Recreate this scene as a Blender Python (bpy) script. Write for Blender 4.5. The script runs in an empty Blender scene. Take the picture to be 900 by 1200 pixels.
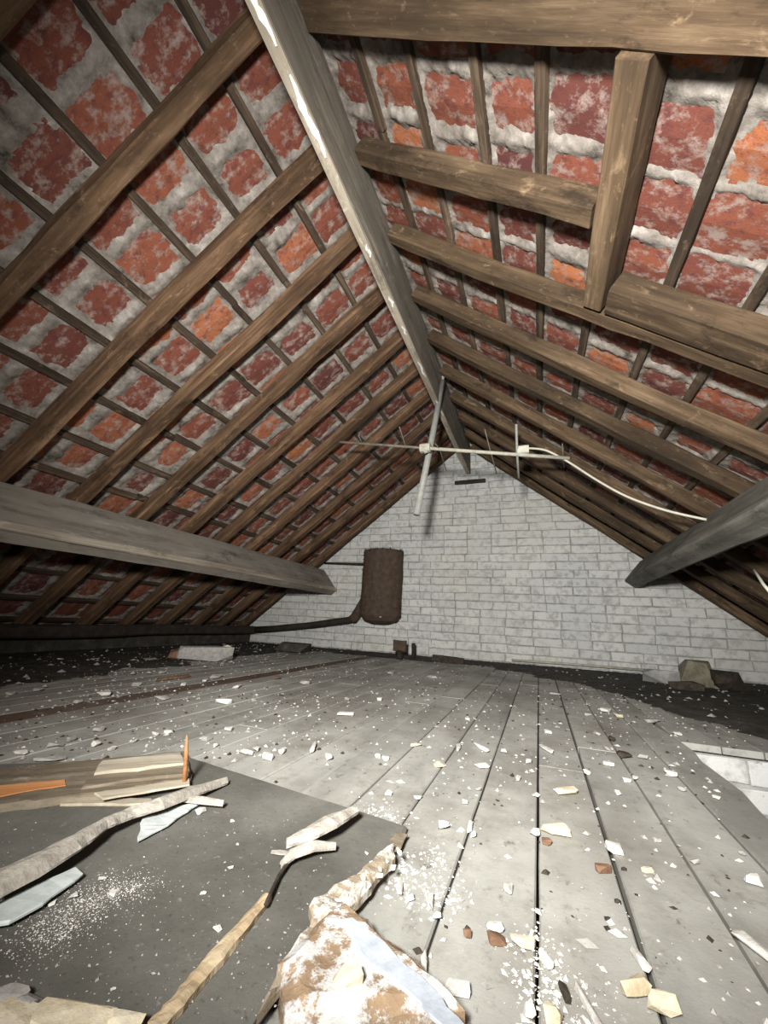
import bpy, bmesh, math, random
from mathutils import Vector, Matrix, noise
R = random.Random(7)
PI = math.pi
S = bpy.context.scene
C = S.collection

# ---------------------------------------------------------------- camera, world, light, exposure
F_PX, YAW, PITCH, ROLL = 464.674, 0.37257, 0.26617, 0.05251
EYE = Vector((0, 0, 0.36))
fw = Vector((-math.sin(YAW) * math.cos(PITCH), math.cos(YAW) * math.cos(PITCH), math.sin(PITCH)))
rt0 = Vector((math.cos(YAW), math.sin(YAW), 0)); up0 = rt0.cross(fw)
rt = math.cos(ROLL) * rt0 + math.sin(ROLL) * up0
up = -math.sin(ROLL) * rt0 + math.cos(ROLL) * up0
cam = bpy.data.cameras.new('camera'); camo = bpy.data.objects.new('camera', cam); C.objects.link(camo)
cam.sensor_fit = 'VERTICAL'; cam.sensor_height = 24; cam.lens = F_PX / 1200 * 24
cam.clip_start = 0.02
camo.matrix_world = Matrix(((rt.x, up.x, -fw.x, EYE.x), (rt.y, up.y, -fw.y, EYE.y), (rt.z, up.z, -fw.z, EYE.z), (0, 0, 0, 1)))
S.camera = camo

W = bpy.data.worlds.new('world'); S.world = W; W.use_nodes = True
W.node_tree.nodes['Background'].inputs[0].default_value = (0.9, 0.95, 1, 1)
W.node_tree.nodes['Background'].inputs[1].default_value = 0.012
def lamp(name, kind, loc, aim, energy, col=(1, 1, 1), **kw):
    l = bpy.data.lights.new(name, kind); o = bpy.data.objects.new(name, l); C.objects.link(o)
    o.location = loc; l.energy = energy; l.color = col
    o.rotation_euler = (Vector(aim) - Vector(loc)).to_track_quat('-Z', 'Y').to_euler()
    for k, v in kw.items(): setattr(l, k, v)
    return o
# stands in for the phone flash, moved up and back to dim near boards
lp = Vector((-.10, -.36, .70))
lamp('flash_stand_in', 'SPOT', lp, Vector((-.52, 2.6, 1.27)), 620, (1.0, 0.975, 0.93), spot_size=math.radians(121), spot_blend=1.0, shadow_soft_size=0.09)
S.view_settings.view_transform = 'Standard'; S.view_settings.look = 'None'
S.view_settings.exposure = 0.0; S.view_settings.gamma = 1

# ---------------------------------------------------------------- measures of the attic
D = 4.393                       # gable wall
XR, ZR, TP = -0.701, 2.365, 0.8014   # ridge of the rafter undersides, tangent of the pitch
PA = math.atan(TP); CP, SP = math.cos(PA), math.sin(PA)
def ray(px, py): return fw + rt * ((px - 450) / F_PX) - up * ((py - 600) / F_PX)
def on_floor(px, py, z=0.0):
    d = ray(px, py); return EYE + d * ((z - EYE.z) / d.z)
def on_y(px, py, y):
    d = ray(px, py); return EYE + d * (y / d.y)

# ---------------------------------------------------------------- helpers
def mesh(name, verts, faces, smooth=False):
    m = bpy.data.meshes.new(name); m.from_pydata([tuple(v) for v in verts], [], faces); m.update()
    if smooth: m.polygons.foreach_set('use_smooth', [True] * len(m.polygons))
    return m
def link(name, m, material=None, parent=None, loc=None, rot=None, kind=None, label=None, cat=None, group=None):
    o = bpy.data.objects.new(name, m); C.objects.link(o)
    if material and m and not m.materials: m.materials.append(material)
    if parent: o.parent = parent
    if loc is not None: o.location = loc
    if rot is not None: o.rotation_euler = rot
    if kind: o['kind'] = kind
    if label: o['label'] = label
    if cat: o['category'] = cat
    if group: o['group'] = group
    return o
def empty(name, loc=(0, 0, 0), **kw):
    o = link(name, None, loc=loc, **kw); o.empty_display_size = 0.05; return o
def frame(x, y, z, o):          # matrix with the given axes and origin
    return Matrix(((x[0], y[0], z[0], o[0]), (x[1], y[1], z[1], o[1]), (x[2], y[2], z[2], o[2]), (0, 0, 0, 1)))

def timber(length, w, h, segs=10, jit=0.004, seed=0, chamfer=0.12, wander=0.0):
    """hewn beam along local x from 0 to length, w in local y, h in local z, centred"""
    rr = random.Random(seed); c = chamfer * min(w, h)
    ring = [(-w/2+c, -h/2), (0, -h/2), (w/2-c, -h/2), (w/2, -h/2+c), (w/2, h/2-c), (w/2-c, h/2), (-w/2+c, h/2), (-w/2, h/2-c), (-w/2, -h/2+c)]
    n = len(ring); vs = []; fs = []; off = Vector((rr.random()*50, rr.random()*50, rr.random()*50))
    for i in range(segs + 1):
        x = length * i / segs
        wy = wander * noise.noise(Vector((x*1.1, 0, 0)) + off); wz = 0.6*wander * noise.noise(Vector((x*1.1, 7, 0)) + off)
        for (a, b) in ring:
            k = noise.noise(Vector((x*4, a*9, b*9)) + off) * jit + rr.uniform(-.3, .3) * jit
            q = Vector((a, b)); q = q + q.normalized() * k
            vs.append((x, q.x + wy, q.y + wz))
    for i in range(segs):
        for j in range(n):
            a = i*n + j; b = i*n + (j+1) % n
            fs.append((a, b, b + n, a + n))
    fs.append(tuple(range(n))[::-1]); fs.append(tuple(range(segs*n, segs*n + n)))
    m = mesh('timber', vs, fs)
    return m
def chunk(seed, sx, sy, sz, n=12, flat=0.0):
    """broken lump: convex hull of random points, base at z=0, centred in x and y"""
    rr = random.Random(seed); bm = bmesh.new()
    for i in range(n):
        a = Vector((rr.uniform(-1, 1), rr.uniform(-1, 1), rr.uniform(-1, 1)))
        m = max(abs(a.x), abs(a.y), abs(a.z)); a = a / m * rr.uniform(.75, 1.0)
        bm.verts.new((a.x*sx/2, a.y*sy/2, (a.z*.5+.5)*sz))
    r = bmesh.ops.convex_hull(bm, input=bm.verts)
    bmesh.ops.delete(bm, geom=[v for v in bm.verts if not v.link_faces], context='VERTS')
    z0 = min(v.co.z for v in bm.verts)
    for v in bm.verts: v.co.z -= z0
    m = bpy.data.meshes.new('lump'); bm.to_mesh(m); bm.free(); return m
def ragged(poly, step, amp, seed):
    """polygon with its edges broken up; poly entries (x, y) or (x, y, 0) for a smooth edge that follows"""
    rr = random.Random(seed); out = []
    for i, p in enumerate(poly):
        q = poly[(i+1) % len(poly)]; a = Vector(p[:2]); b = Vector(q[:2]); k = 1.0 if len(p) < 3 else p[2]
        n = max(1, int((b-a).length / step)); t = (b-a).normalized() if (b-a).length else Vector((1, 0)); nn = Vector((-t.y, t.x))
        for j in range(n):
            u = j / n; c = a.lerp(b, u)
            if j: c = c + nn * rr.uniform(-amp, amp) * k + t * rr.uniform(-.25, .25) * step
            out.append(c)
    return out
def slab(poly, z, th, bulge=0.0, seed=0, inset=0.15):
    """flat piece: bottom outline, top outline drawn in a little, top face uneven"""
    rr = random.Random(seed); n = len(poly); c = sum(poly, Vector((0, 0))) / n
    vs = [(p.x, p.y, z) for p in poly]
    vs += [(p.x, p.y, z + th*.7 + rr.uniform(-.1, .1)*th) for p in poly]
    for p in poly:
        q = p + (c - p).normalized() * th * .5
        vs.append((q.x, q.y, z + th + rr.uniform(-1, 1)*bulge))
    fs = [tuple(range(n))[::-1]]
    for k in (0, 1):
        for i in range(n): fs.append((k*n+i, k*n+(i+1) % n, (k+1)*n+(i+1) % n, (k+1)*n+i))
    bm = bmesh.new(); bv = [bm.verts.new(v) for v in vs]
    for f in fs: bm.faces.new([bv[i] for i in f])
    top = bm.faces.new([bv[2*n+i] for i in range(n)])
    bmesh.ops.triangulate(bm, faces=[top], ngon_method='BEAUTY')
    bmesh.ops.recalc_face_normals(bm, faces=bm.faces)
    m = bpy.data.meshes.new('slab'); bm.to_mesh(m); bm.free(); return m
def ribbon(pts, widths, th, seed=0, jit=0.002, arch=0.0, sub=4):
    """long thin torn strip through points; arch curls its middle upwards"""
    rr = random.Random(seed); P = []; Wd = []
    for i in range(len(pts)-1):
        for j in range(sub):
            u = j/sub; P.append(Vector(pts[i]).lerp(Vector(pts[i+1]), u)); Wd.append(widths[i]*(1-u)+widths[i+1]*u)
    P.append(Vector(pts[-1])); Wd.append(widths[-1]); vs = []; fs = []; n = 10
    for i, p in enumerate(P):
        t = (P[min(i+1, len(P)-1)] - P[max(i-1, 0)]).normalized(); s = t.cross(Vector((0, 0, 1))).normalized(); w = Wd[i]/2
        js = [rr.uniform(-1, 1)*jit for _ in range(10)]
        for k in range(5):
            a = -1 + k*.5; vs.append(p + s*(a*w + (js[k] if abs(a) == 1 else 0)) + Vector((0, 0, th + arch*(1-a*a) + js[k]*.4)))
        for k in range(5):
            a = 1 - k*.5; vs.append(p + s*(a*w) + Vector((0, 0, arch*(1-a*a)*.9)))
    for i in range(len(P)-1):
        for j in range(n):
            a = i*n+j; b = i*n+(j+1) % n; fs.append((a, b, b+n, a+n))
    fs.append(tuple(range(n))[::-1]); fs.append(tuple(range(len(vs)-n, len(vs))))
    bm = bmesh.new(); bv = [bm.verts.new(v) for v in vs]
    for f in fs: bm.faces.new([bv[i] for i in f])
    bmesh.ops.recalc_face_normals(bm, faces=bm.faces)
    m = bpy.data.meshes.new('ribbon'); bm.to_mesh(m); bm.free(); return m
def tube(pts, r, sides=10, jit=0.0, seed=0, radii=None, cap=True):
    rr = random.Random(seed); P = [Vector(p) for p in pts]; vs = []; fs = []
    for i, p in enumerate(P):
        t = (P[min(i+1, len(P)-1)] - P[max(i-1, 0)]).normalized()
        a = t.cross(Vector((0, 0, 1)));  a = a.normalized() if a.length > .05 else t.cross(Vector((1, 0, 0))).normalized()
        b = t.cross(a); q = radii[i] if radii else r
        for k in range(sides):
            th = 2*PI*k/sides; w = q + rr.uniform(-1, 1)*jit
            vs.append(p + (a*math.cos(th) + b*math.sin(th))*w)
    for i in range(len(P)-1):
        for k in range(sides):
            x = i*sides+k; y = i*sides+(k+1) % sides; fs.append((x, y, y+sides, x+sides))
    if cap: fs.append(tuple(range(sides))[::-1]); fs.append(tuple(range(len(vs)-sides, len(vs))))
    m = mesh('tube', vs, fs, True); return m
def bez(p0, p1, p2, n=10):
    p0, p1, p2 = Vector(p0), Vector(p1), Vector(p2)
    return [(1-t)**2*p0 + 2*t*(1-t)*p1 + t*t*p2 for t in [i/n for i in range(n+1)]]

# ---------------------------------------------------------------- materials
class NB:
    def __init__(s, name, rough=0.9):
        s.m = bpy.data.materials.new(name); s.m.use_nodes = True; s.t = s.m.node_tree
        s.b = s.t.nodes['Principled BSDF']; s.b.inputs['Roughness'].default_value = rough
        s.b.inputs['Specular IOR Level'].default_value = 0.25
        tc = s.t.nodes.new('ShaderNodeTexCoord'); oi = s.t.nodes.new('ShaderNodeObjectInfo')
        s.rand = oi.outputs['Random']; s.obj = tc.outputs['Object']
        mu = s.t.nodes.new('ShaderNodeVectorMath'); mu.operation = 'MULTIPLY_ADD'   # every copy gets its own piece of the pattern
        cx = s.t.nodes.new('ShaderNodeCombineXYZ'); s.l(s.rand, cx.inputs[0]); s.l(s.rand, cx.inputs[1]); s.l(s.rand, cx.inputs[2])
        s.l(cx.outputs[0], mu.inputs[0]); mu.inputs[1].default_value = (37, 91, 53); s.l(s.obj, mu.inputs[2]); s.vec = mu.outputs[0]
    def l(s, a, b): s.t.links.new(a, b)
    def noise(s, scale, detail=5, rough=.6, stretch=None, vec=None, dist=0):
        v = vec or s.vec
        if stretch:
            mp = s.t.nodes.new('ShaderNodeMapping'); mp.inputs['Scale'].default_value = stretch; s.l(v, mp.inputs[0]); v = mp.outputs[0]
        n = s.t.nodes.new('ShaderNodeTexNoise'); n.inputs['Scale'].default_value = scale; n.inputs['Detail'].default_value = detail
        n.inputs['Roughness'].default_value = rough; n.inputs['Distortion'].default_value = dist; s.l(v, n.inputs['Vector']); return n.outputs['Fac']
    def ramp(s, fac, stops):
        r = s.t.nodes.new('ShaderNodeValToRGB'); e = r.color_ramp.elements
        for i, (p, c) in enumerate(stops):
            if i > 1: e.new(p)
            e[i].position = p; e[i].color = (c, c, c, 1) if not hasattr(c, '__len__') else (*c, 1)
        s.l(fac, r.inputs[0]); return r.outputs[0]
    def mix(s, fac, a, b, mode='MIX'):
        n = s.t.nodes.new('ShaderNodeMix'); n.data_type = 'RGBA'; n.blend_type = mode
        for k, x in ((0, fac), (6, a), (7, b)):
            if hasattr(x, 'links'): s.l(x, n.inputs[k])
            elif hasattr(x, '__len__'): n.inputs[k].default_value = (*x, 1)
            else: n.inputs[k].default_value = x
        return n.outputs[2]
    def done(s, col, bump=None, strength=.4, dist=.004):
        s.l(col, s.b.inputs['Base Color'])
        if bump is not None:
            b = s.t.nodes.new('ShaderNodeBump'); b.inputs['Strength'].default_value = strength; b.inputs['Distance'].default_value = dist
            s.l(bump, b.inputs['Height']); s.l(b.outputs[0], s.b.inputs['Normal'])
        return s.m
def wood(name, dark, mid, light, fine=26, rough=.85, stretch=(.07, 1, 1), grey=None, vary=.5, bump=.5):
    n = NB(name, rough)
    g = n.noise(fine, 6, .65, stretch); big = n.noise(5, 4, .6, (.35, 1, 1)); sp = n.noise(90, 3, .6, (.4, 1, 1))
    c = n.ramp(g, [(.3, dark), (.52, mid), (.75, light)])
    c = n.mix(n.ramp(big, [(.42, 0.0), (.68, .75)]), c, dark)
    c = n.mix(n.ramp(sp, [(.62, 0.0), (.75, .35)]), c, light)
    c = n.mix(n.ramp(n.noise(13, 7, .75, (.6, 1, 1), dist=.8), [(.58, 0.0), (.70, .55)]), c, tuple(min(1, x*1.5) for x in light))
    c = n.mix(n.ramp(n.noise(8, 7, .75, (.5, 1, 1)), [(.34, .8), (.46, 0.0)]), c, tuple(x*.6 for x in dark))
    if grey: c = n.mix(n.ramp(n.noise(9, 5, .7, (.3, 1, 1)), [(.42, 0.0), (.6, .85)]), c, grey)
    c = n.mix(vary, c, n.ramp(n.rand, [(0, .55), (1, 1.0)]), 'MULTIPLY')
    return n.done(c, g, bump, .006)
M = {}
M['rafter'] = wood('rafter_wood', (.046, .026, .014), (.145, .084, .046), (.31, .20, .12))
M['rafter_dark'] = wood('old_rafter_wood', (.036, .024, .014), (.11, .071, .040), (.245, .17, .104))
M['batten'] = wood('batten_wood', (.028, .019, .013), (.085, .058, .038), (.20, .145, .095), fine=40)
M['beam'] = wood('grey_beam_wood', (.11, .10, .085), (.24, .22, .19), (.38, .355, .31), fine=18, grey=(.265, .235, .195), vary=0)
M['beam_edge'] = wood('paler_edge_wood', (.20, .17, .13), (.37, .32, .25), (.52, .47, .40), fine=22, vary=0)
M['ridge'] = wood('ridge_wood', (.10, .085, .065), (.25, .22, .18), (.40, .365, .31), fine=20, grey=(.17, .155, .125), vary=0)
M['purlin_dark'] = wood('green_grey_beam_wood', (.085, .085, .07), (.18, .172, .145), (.28, .265, .23), fine=18, vary=0)
M['plaster_edge'] = wood('pale_edge', (.45, .42, .38), (.6, .57, .52), (.72, .70, .66), vary=0)
def tile_mat():
    n = NB('clay_tile', .85)
    base = n.ramp(n.rand, [(0, (.095, .032, .028)), (.35, (.17, .052, .034)), (.75, (.25, .080, .042)), (1, (.38, .135, .055))])
    pur = n.noise(7, 4, .6); c = n.mix(n.ramp(pur, [(.5, 0.0), (.7, .75)]), base, (.085, .028, .032))
    sp = n.noise(45, 5, .75); c = n.mix(n.ramp(sp, [(.3, .75), (.48, 0.0)]), c, (.07, .025, .02))
    gr = n.noise(4.5, 7, .72); c = n.mix(n.ramp(gr, [(.50, 0.0), (.64, .9)]), c, (.30, .235, .205))
    return n.done(c, sp, .5, .004)
M['tile'] = tile_mat()
def simple(name, stops, scale=12, rough=.9, bump=.5, fine=60, dist=.004, detail=7, stretch=None):
    n = NB(name, rough); a = n.noise(scale, detail, .7, stretch); f = n.noise(fine, 4, .7)
    c = n.ramp(a, stops); c = n.mix(.35, c, n.ramp(f, [(.3, .35), (.7, 1.0)]), 'MULTIPLY')
    return n.done(c, f, bump, dist)
M['mortar'] = simple('lime_torching', [(.32, (.055, .048, .040)), (.44, (.20, .175, .150)), (.56, (.29, .26, .23)), (.72, (.50, .46, .42))], 11, fine=55, bump=.8)
M['bed'] = simple('wall_joint', [(.3, (.20, .198, .19)), (.7, (.52, .515, .49))], 9)
def brick_mat():
    n = NB('whitewashed_brick', .85); c = n.ramp(n.rand, [(0, (.57, .58, .57)), (.5, (.63, .635, .62)), (1, (.68, .68, .65))])
    c = n.mix(n.ramp(n.noise(16, 6, .7), [(.38, .8), (.52, 0.0)]), c, (.36, .36, .345))
    c = n.mix(n.ramp(n.noise(40, 5, .8), [(.30, .8), (.40, 0.0)]), c, (.16, .15, .13))
    big = n.noise(.9, 3, .5, vec=n.t.nodes.new('ShaderNodeNewGeometry').outputs['Position'])
    c = n.mix(n.ramp(big, [(.38, 0.0), (.64, .35)]), c, (.61, .585, .50))
    return n.done(c, n.noise(30, 5, .7), .6, .006)
M['brick'] = brick_mat()
def plank_mat(name, tint):
    n = NB(name, .8); a = n.noise(3.2, 6, .65, (1, .35, 1)); c = n.ramp(a, [(.32, tuple(x*.62 for x in tint)), (.5, tint), (.7, tuple(min(1, x*1.22) for x in tint))])
    br = n.noise(4.5, 6, .7); c = n.mix(n.ramp(br, [(.52, 0.0), (.70, .6)]), c, (.19, .168, .14))
    sp = n.noise(60, 4, .8); c = n.mix(n.ramp(sp, [(.64, 0.0), (.72, .55)]), c, (.62, .60, .55))
    dk = n.noise(38, 4, .7, (1, .5, 1)); c = n.mix(n.ramp(dk, [(.27, .75), (.38, 0.0)]), c, (.07, .063, .05))
    geo = n.t.nodes.new('ShaderNodeNewGeometry').outputs['Position']
    c = n.mix(n.ramp(n.noise(1.5, 5, .65, vec=geo), [(.45, 0.0), (.66, .6)]), c, (.155, .135, .11))
    c = n.mix(n.ramp(n.noise(22, 6, .8, vec=geo), [(.55, 0.0), (.68, .5)]), c, (.17, .155, .13))
    wh = n.noise(6, 8, .75); c = n.mix(n.ramp(wh, [(.60, 0.0), (.72, .55)]), c, (.52, .52, .48))
    c = n.mix(.35, c, n.ramp(n.rand, [(0, .75), (1, 1.0)]), 'MULTIPLY')
    return n.done(c, sp, .25, .003)
M['plank'] = plank_mat('grey_painted_board', (.405, .405, .37))
M['plank_brown'] = plank_mat('rusty_brown_board', (.13, .085, .06))
M['void'] = simple('gap_shade', [(.3, (.012, .01, .008)), (.7, (.03, .026, .02))])
M['soot'] = simple('dirt_and_dark_layer', [(.3, (.022, .020, .016)), (.55, (.066, .060, .051)), (.75, (.135, .124, .106))], 10, fine=90, bump=.9)
M['white'] = simple('plaster_white', [(.3, (.50, .47, .42)), (.55, (.72, .70, .65)), (.75, (.82, .81, .78))], 40)
M['grey'] = simple('plaster_grey', [(.3, (.26, .25, .23)), (.7, (.50, .48, .45))], 40)
M['cream'] = simple('plaster_cream', [(.3, (.50, .40, .25)), (.5, (.68, .60, .43)), (.7, (.80, .75, .62))], 22)
M['brown'] = simple('brick_brown', [(.3, (.13, .07, .042)), (.7, (.27, .16, .10))], 30)
M['dark'] = simple('dark_scrap', [(.3, (.025, .02, .015)), (.7, (.075, .06, .045))], 30)
M['sheet'] = None
def sheet_mat():
    n = NB('dark_hardboard', .75); a = n.noise(4, 6, .65); c = n.ramp(a, [(.3, (.085, .083, .071)), (.55, (.145, .142, .125)), (.75, (.215, .208, .185))])
    f = n.noise(55, 4, .75, (1, 1, 1)); c = n.mix(n.ramp(f, [(.62, 0.0), (.74, .5)]), c, (.42, .41, .38))
    c = n.mix(n.ramp(n.noise(120, 3, .8), [(.3, .5), (.42, 0.0)]), c, (.045, .043, .036)); return n.done(c, f, .4, .002)
M['sheet'] = sheet_mat()
M['ply'] = wood('weathered_ply', (.12, .095, .065), (.26, .215, .155), (.42, .37, .29), fine=30, stretch=(.05, 1, 1), vary=.2)
M['ply_pale'] = wood('pale_ply', (.30, .25, .18), (.46, .41, .32), (.60, .56, .47), fine=30, stretch=(.05, 1, 1), vary=0)
M['orange'] = wood('orange_stain', (.42, .17, .06), (.58, .26, .10), (.66, .36, .18), fine=30, stretch=(.05, 1, 1), vary=0)
M['peg'] = wood('peg_wood', (.16, .07, .03), (.40, .18, .07), (.52, .28, .12), vary=0)
M['strip'] = simple('grey_peeling', [(.3, (.26, .235, .20)), (.55, (.42, .39, .34)), (.75, (.56, .54, .50))], 30, fine=110)
M['pale_blue'] = simple('pale_face', [(.3, (.52, .58, .57)), (.7, (.66, .71, .69))], 9, bump=.15)
M['lath'] = wood('split_lath', (.36, .26, .15), (.60, .50, .34), (.74, .66, .50), fine=30, vary=0)
def flaking(name, under, top, t):
    n = NB(name, .85); a = n.noise(24, 8, .75, (1, 1, 1)); u = n.ramp(n.noise(30, 5, .7), [(.3, tuple(x*.55 for x in under)), (.7, under)])
    c = n.mix(n.ramp(a, [(t-.03, 0.0), (t+.03, 1.0)]), u, top); return n.done(c, a, .7, .006)
M['flaking'] = flaking('flaking_whitewash', (.36, .25, .155), (.62, .615, .60), .495)
M['crust'] = flaking('crumbling_crust', (.40, .33, .24), (.62, .595, .55), .52)
M['bluewhite'] = simple('bluish_whitewash', [(.3, (.43, .48, .55)), (.7, (.55, .60, .67))], 7, bump=.2)
M['lagging'] = simple('brown_lagging', [(.3, (.055, .038, .028)), (.55, (.095, .066, .048)), (.75, (.135, .097, .07))], 18, fine=110, bump=.9)
M['pipe'] = simple('sooty_pipe', [(.3, (.018, .014, .011)), (.7, (.055, .045, .036))], 18)
M['mast'] = simple('aluminium_mast', [(.3, (.26, .27, .245)), (.7, (.40, .41, .375))], 25, rough=.5, bump=.1)
M['boom'] = simple('pale_boom', [(.3, (.36, .35, .28)), (.7, (.62, .60, .50))], 25, rough=.5, bump=.1)
M['boomdark'] = simple('tarnished_boom', [(.3, (.10, .085, .065)), (.7, (.27, .24, .19))], 25, rough=.5, bump=.1)
M['plastic'] = simple('cream_plastic', [(.3, (.60, .58, .48)), (.7, (.74, .72, .62))], 20, rough=.5, bump=.05)
M['stone'] = simple('yellow_stone', [(.3, (.11, .10, .07)), (.7, (.30, .275, .20))], 14)
M['paint'] = simple('white_paint', [(.3, (.70, .69, .66)), (.7, (.83, .82, .80))], 20, bump=.15)

# ---------------------------------------------------------------- roof
RD = 0.08          # rafter depth
BT = 0.026         # batten thickness
def slope(side):
    s = -1 if side == 'left' else 1
    u = Vector((s*CP, 0, -SP)); n = Vector((s*SP, 0, CP)); v = Vector((0, 1, 0))
    o = Vector((XR, 0, ZR))
    root = empty('ceiling_' + side, kind='structure')
    def at(a, y, h): return o + u*a + v*y + n*h
    def put(name, m, mat, a, y, h, along, **kw):
        ob = link(name, m, mat, root, **kw)
        if along == 'u': ob.matrix_local = frame(u, v*(-s), n, at(a, y, h)) if s > 0 else frame(u, v, n, at(a, y, h))
        if s > 0 and along == 'u': ob.matrix_local = frame(u, v, n, at(a, y, h)) if u.cross(v).dot(n) > 0 else frame(u, -v, n, at(a, y, h))
        if s < 0 and along == 'u': ob.matrix_local = frame(u, v, n, at(a, y, h)) if u.cross(v).dot(n) > 0 else frame(u, -v, n, at(a, y, h))
        if along == 'v': ob.matrix_local = frame(v, n, v.cross(n), at(a, y, h))
        return ob
    UL = 3.62 if s < 0 else 3.62
    a0 = 0.012 if s < 0 else 0.062
    # rafters: far lower edges measured along the roof
    far = [.285, .665, 1.095, 1.49, 1.89, 2.305, 2.67, 3.06, 3.45, 3.84, 4.22] if s < 0 else [.25, .715, 1.165, 1.57, 2.0, 2.40, 2.80, 3.20, 3.60, 3.98, 4.34]
    for i, e in enumerate(far):
        w = .072 + R.uniform(-.006, .008); ln = UL; st = a0
        if s > 0 and i == 1: w = .105
        if s > 0 and i == 2: ln = 1.175 - a0        # stops at the trimmer
        m = timber(ln, w, RD, 26 if ln > 2 else 12, .0065, 100+i+(50 if s > 0 else 0), .10, .012)
        put('rafter', m, M['rafter'] if s < 0 else M['rafter_dark'], st, e - w/2, RD/2, 'u')
    if s > 0:
        m = timber(.62, .13, RD+.012, 6, .005, 333, .1); put('rafter', m, M['rafter_dark'], 1.285, 1.425, RD/2-.006, 'u', label='doubled rafter piece beside the trimmer')
        m = timber(.76, .112, RD-.004, 8, .004, 334, .06); put('trimmer', m, M['rafter_dark'], 1.232, .716, RD/2-.001, 'v')
    # battens
    bx = [-.775, -.975, -1.185, -1.405, -1.625, -1.840, -2.055, -2.27, -2.46, -2.67, -2.88, -3.09, -3.30, -3.5] if s < 0 else \
         [-.52, -.325, -.11, .07, .263, .47, .665, .87, 1.06, 1.26, 1.46, 1.66, 1.86, 2.06]
    bu = [(abs(x - XR) - .08*SP)/CP for x in bx]
    for i, a in enumerate(bu):
        y = -.3 - R.random()*.4
        for ln in (R.choice((1.75, 2.1)), 1.9, 1.6):
            ln = min(ln, 4.385 - y)
            if ln < .15: break
            m = timber(ln, BT, .034, 14, .0028, R.randrange(9999), .12, .010)
            put('batten', m, M['batten'], a + R.uniform(-.007, .007), y, RD + BT/2 - .001, 'v')
            y += ln + .004
    # tiles: one course between two battens, two tiles to a rafter bay
    rows = [bu[0]-.23] + bu + [bu[-1] + .26]
    tn = RD + BT
    variants = []
    for k in range(8):
        rr = random.Random(k+900); vs = []; nx, ny = 3, 4
        for l in (0, 1):
            for i in range(nx+1):
                for j in range(ny+1):
                    x = -.5 + i/nx; y = -.5 + j/ny
                    z = rr.uniform(-.0022, .0022) + .004*math.cos(y*2*PI)*(-1) + (.014 if l else 0)
                    vs.append((x + rr.uniform(-.006, .006), y + rr.uniform(-.006, .006), z))
        N = (nx+1)*(ny+1); fs = []
        for i in range(nx):
            for j in range(ny):
                a = i*(ny+1)+j; b = a+1; c = a+ny+2; d = a+ny+1
                fs.append((a, b, c, d)); fs.append((N+a, N+d, N+c, N+b))
        edge = [i*(ny+1) for i in range(nx+1)] + [nx*(ny+1)+j for j in range(1, ny+1)] + [i*(ny+1)+ny for i in range(nx-1, -1, -1)] + [j for j in range(ny-1, 0, -1)]
        for q in range(len(edge)):
            a, b = edge[q], edge[(q+1) % len(edge)]; fs.append((a, b, N+b, N+a))
        mm = mesh('roof_tile', vs, fs); mm.materials.append(M['tile']); variants.append(mm)
    joints = {}
    TW = .2; cnt = 0; xv, xf = [], []
    for r in range(len(rows)-1):
        c0, c1 = rows[r], rows[r+1]; sh = R.uniform(-.02, .02); ys = []
        y = .83 - 4*TW + sh
        while y < 4.42:
            ys.append(y)
            cnt += 1; va = R.choice(variants)
            tl = R.uniform(-.012, .012); t2 = R.uniform(-.015, .015)
            uu = (u + n*t2).normalized(); vv = (v + n*tl).normalized(); nn = uu.cross(vv).normalized()
            if nn.dot(n) < 0: vv2 = -vv; nn = uu.cross(vv2)
            else: vv2 = vv
            L = (c1-c0) - .008; w2 = min(TW, 4.47 - y) - .007
            mt_ = frame(uu*L, vv2*w2, nn, at((c0+c1)/2, y + TW/2, tn + .003 + R.uniform(0, .005)))
            if r < 13 and cnt <= 298: link('roof_tile', va, None, root).matrix_local = mt_
            else:
                b = len(xv); xv += [mt_ @ q_.co for q_ in va.vertices]; xf += [tuple(b+i_ for i_ in p_.vertices) for p_ in va.polygons]
            y += TW
        joints[r] = sh
    nrow = len(joints)
    if xv: link('eave_tiles', mesh('eave_tiles', xv, xf), M['tile'], root, kind='stuff')
    # lime torching pressed into the joints from inside
    st = .0105; NU = int((rows[nrow] - rows[0])/st); NV = int((4.40 + .2)/st); vs = []; idx = {}; fs = []
    seed = Vector((11*s, 3, 5))
    H = [[0]*(NV+1) for _ in range(NU+1)]
    for i in range(NU+1):
        a = rows[0] + i*st; r = max(k for k in range(nrow) if rows[k] <= a + 1e-6); sh = joints[r]
        da = min(abs(a-rows[r]), abs(rows[r+1]-a))
        for j in range(NV+1):
            y = -.2 + j*st; q = ((y - (.83 + sh)) / TW) % 1; dv = min(q, 1-q)*TW
            P = Vector((a, y, 0)); n1 = noise.noise(P*7+seed); n2 = noise.noise(P*23+seed*2); n3 = noise.noise(P*60+seed)
            wob = .010*n1 + .017*n2 + .011*n3 + .006*noise.noise(P*110)
            big = noise.noise(P*2.3 + seed*5)
            e1 = .034 + .030*big - da; e2 = .021 + .026*big - dv
            e = max(e1, e2) + wob
            H[i][j] = max(-.008, min(.011, e*.42)) + (.003*n3 if e > 0 else 0)
    def vid(i, j):
        if (i, j) not in idx:
            idx[(i, j)] = len(vs); vs.append(at(rows[0]+i*st, -.2+j*st, tn + .003 - H[i][j]))
        return idx[(i, j)]
    for i in range(NU):
        for j in range(NV):
            if max(H[i][j], H[i+1][j], H[i][j+1], H[i+1][j+1]) > -.004:
                f = (vid(i, j), vid(i+1, j), vid(i+1, j+1), vid(i, j+1)); fs.append(f if s > 0 else f[::-1])
    link('torching', mesh('torching', vs, fs, True), M['mortar'], root, kind='stuff')
    return root, at
roofL, atL = slope('left')
roofR, atR = slope('right')
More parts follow.
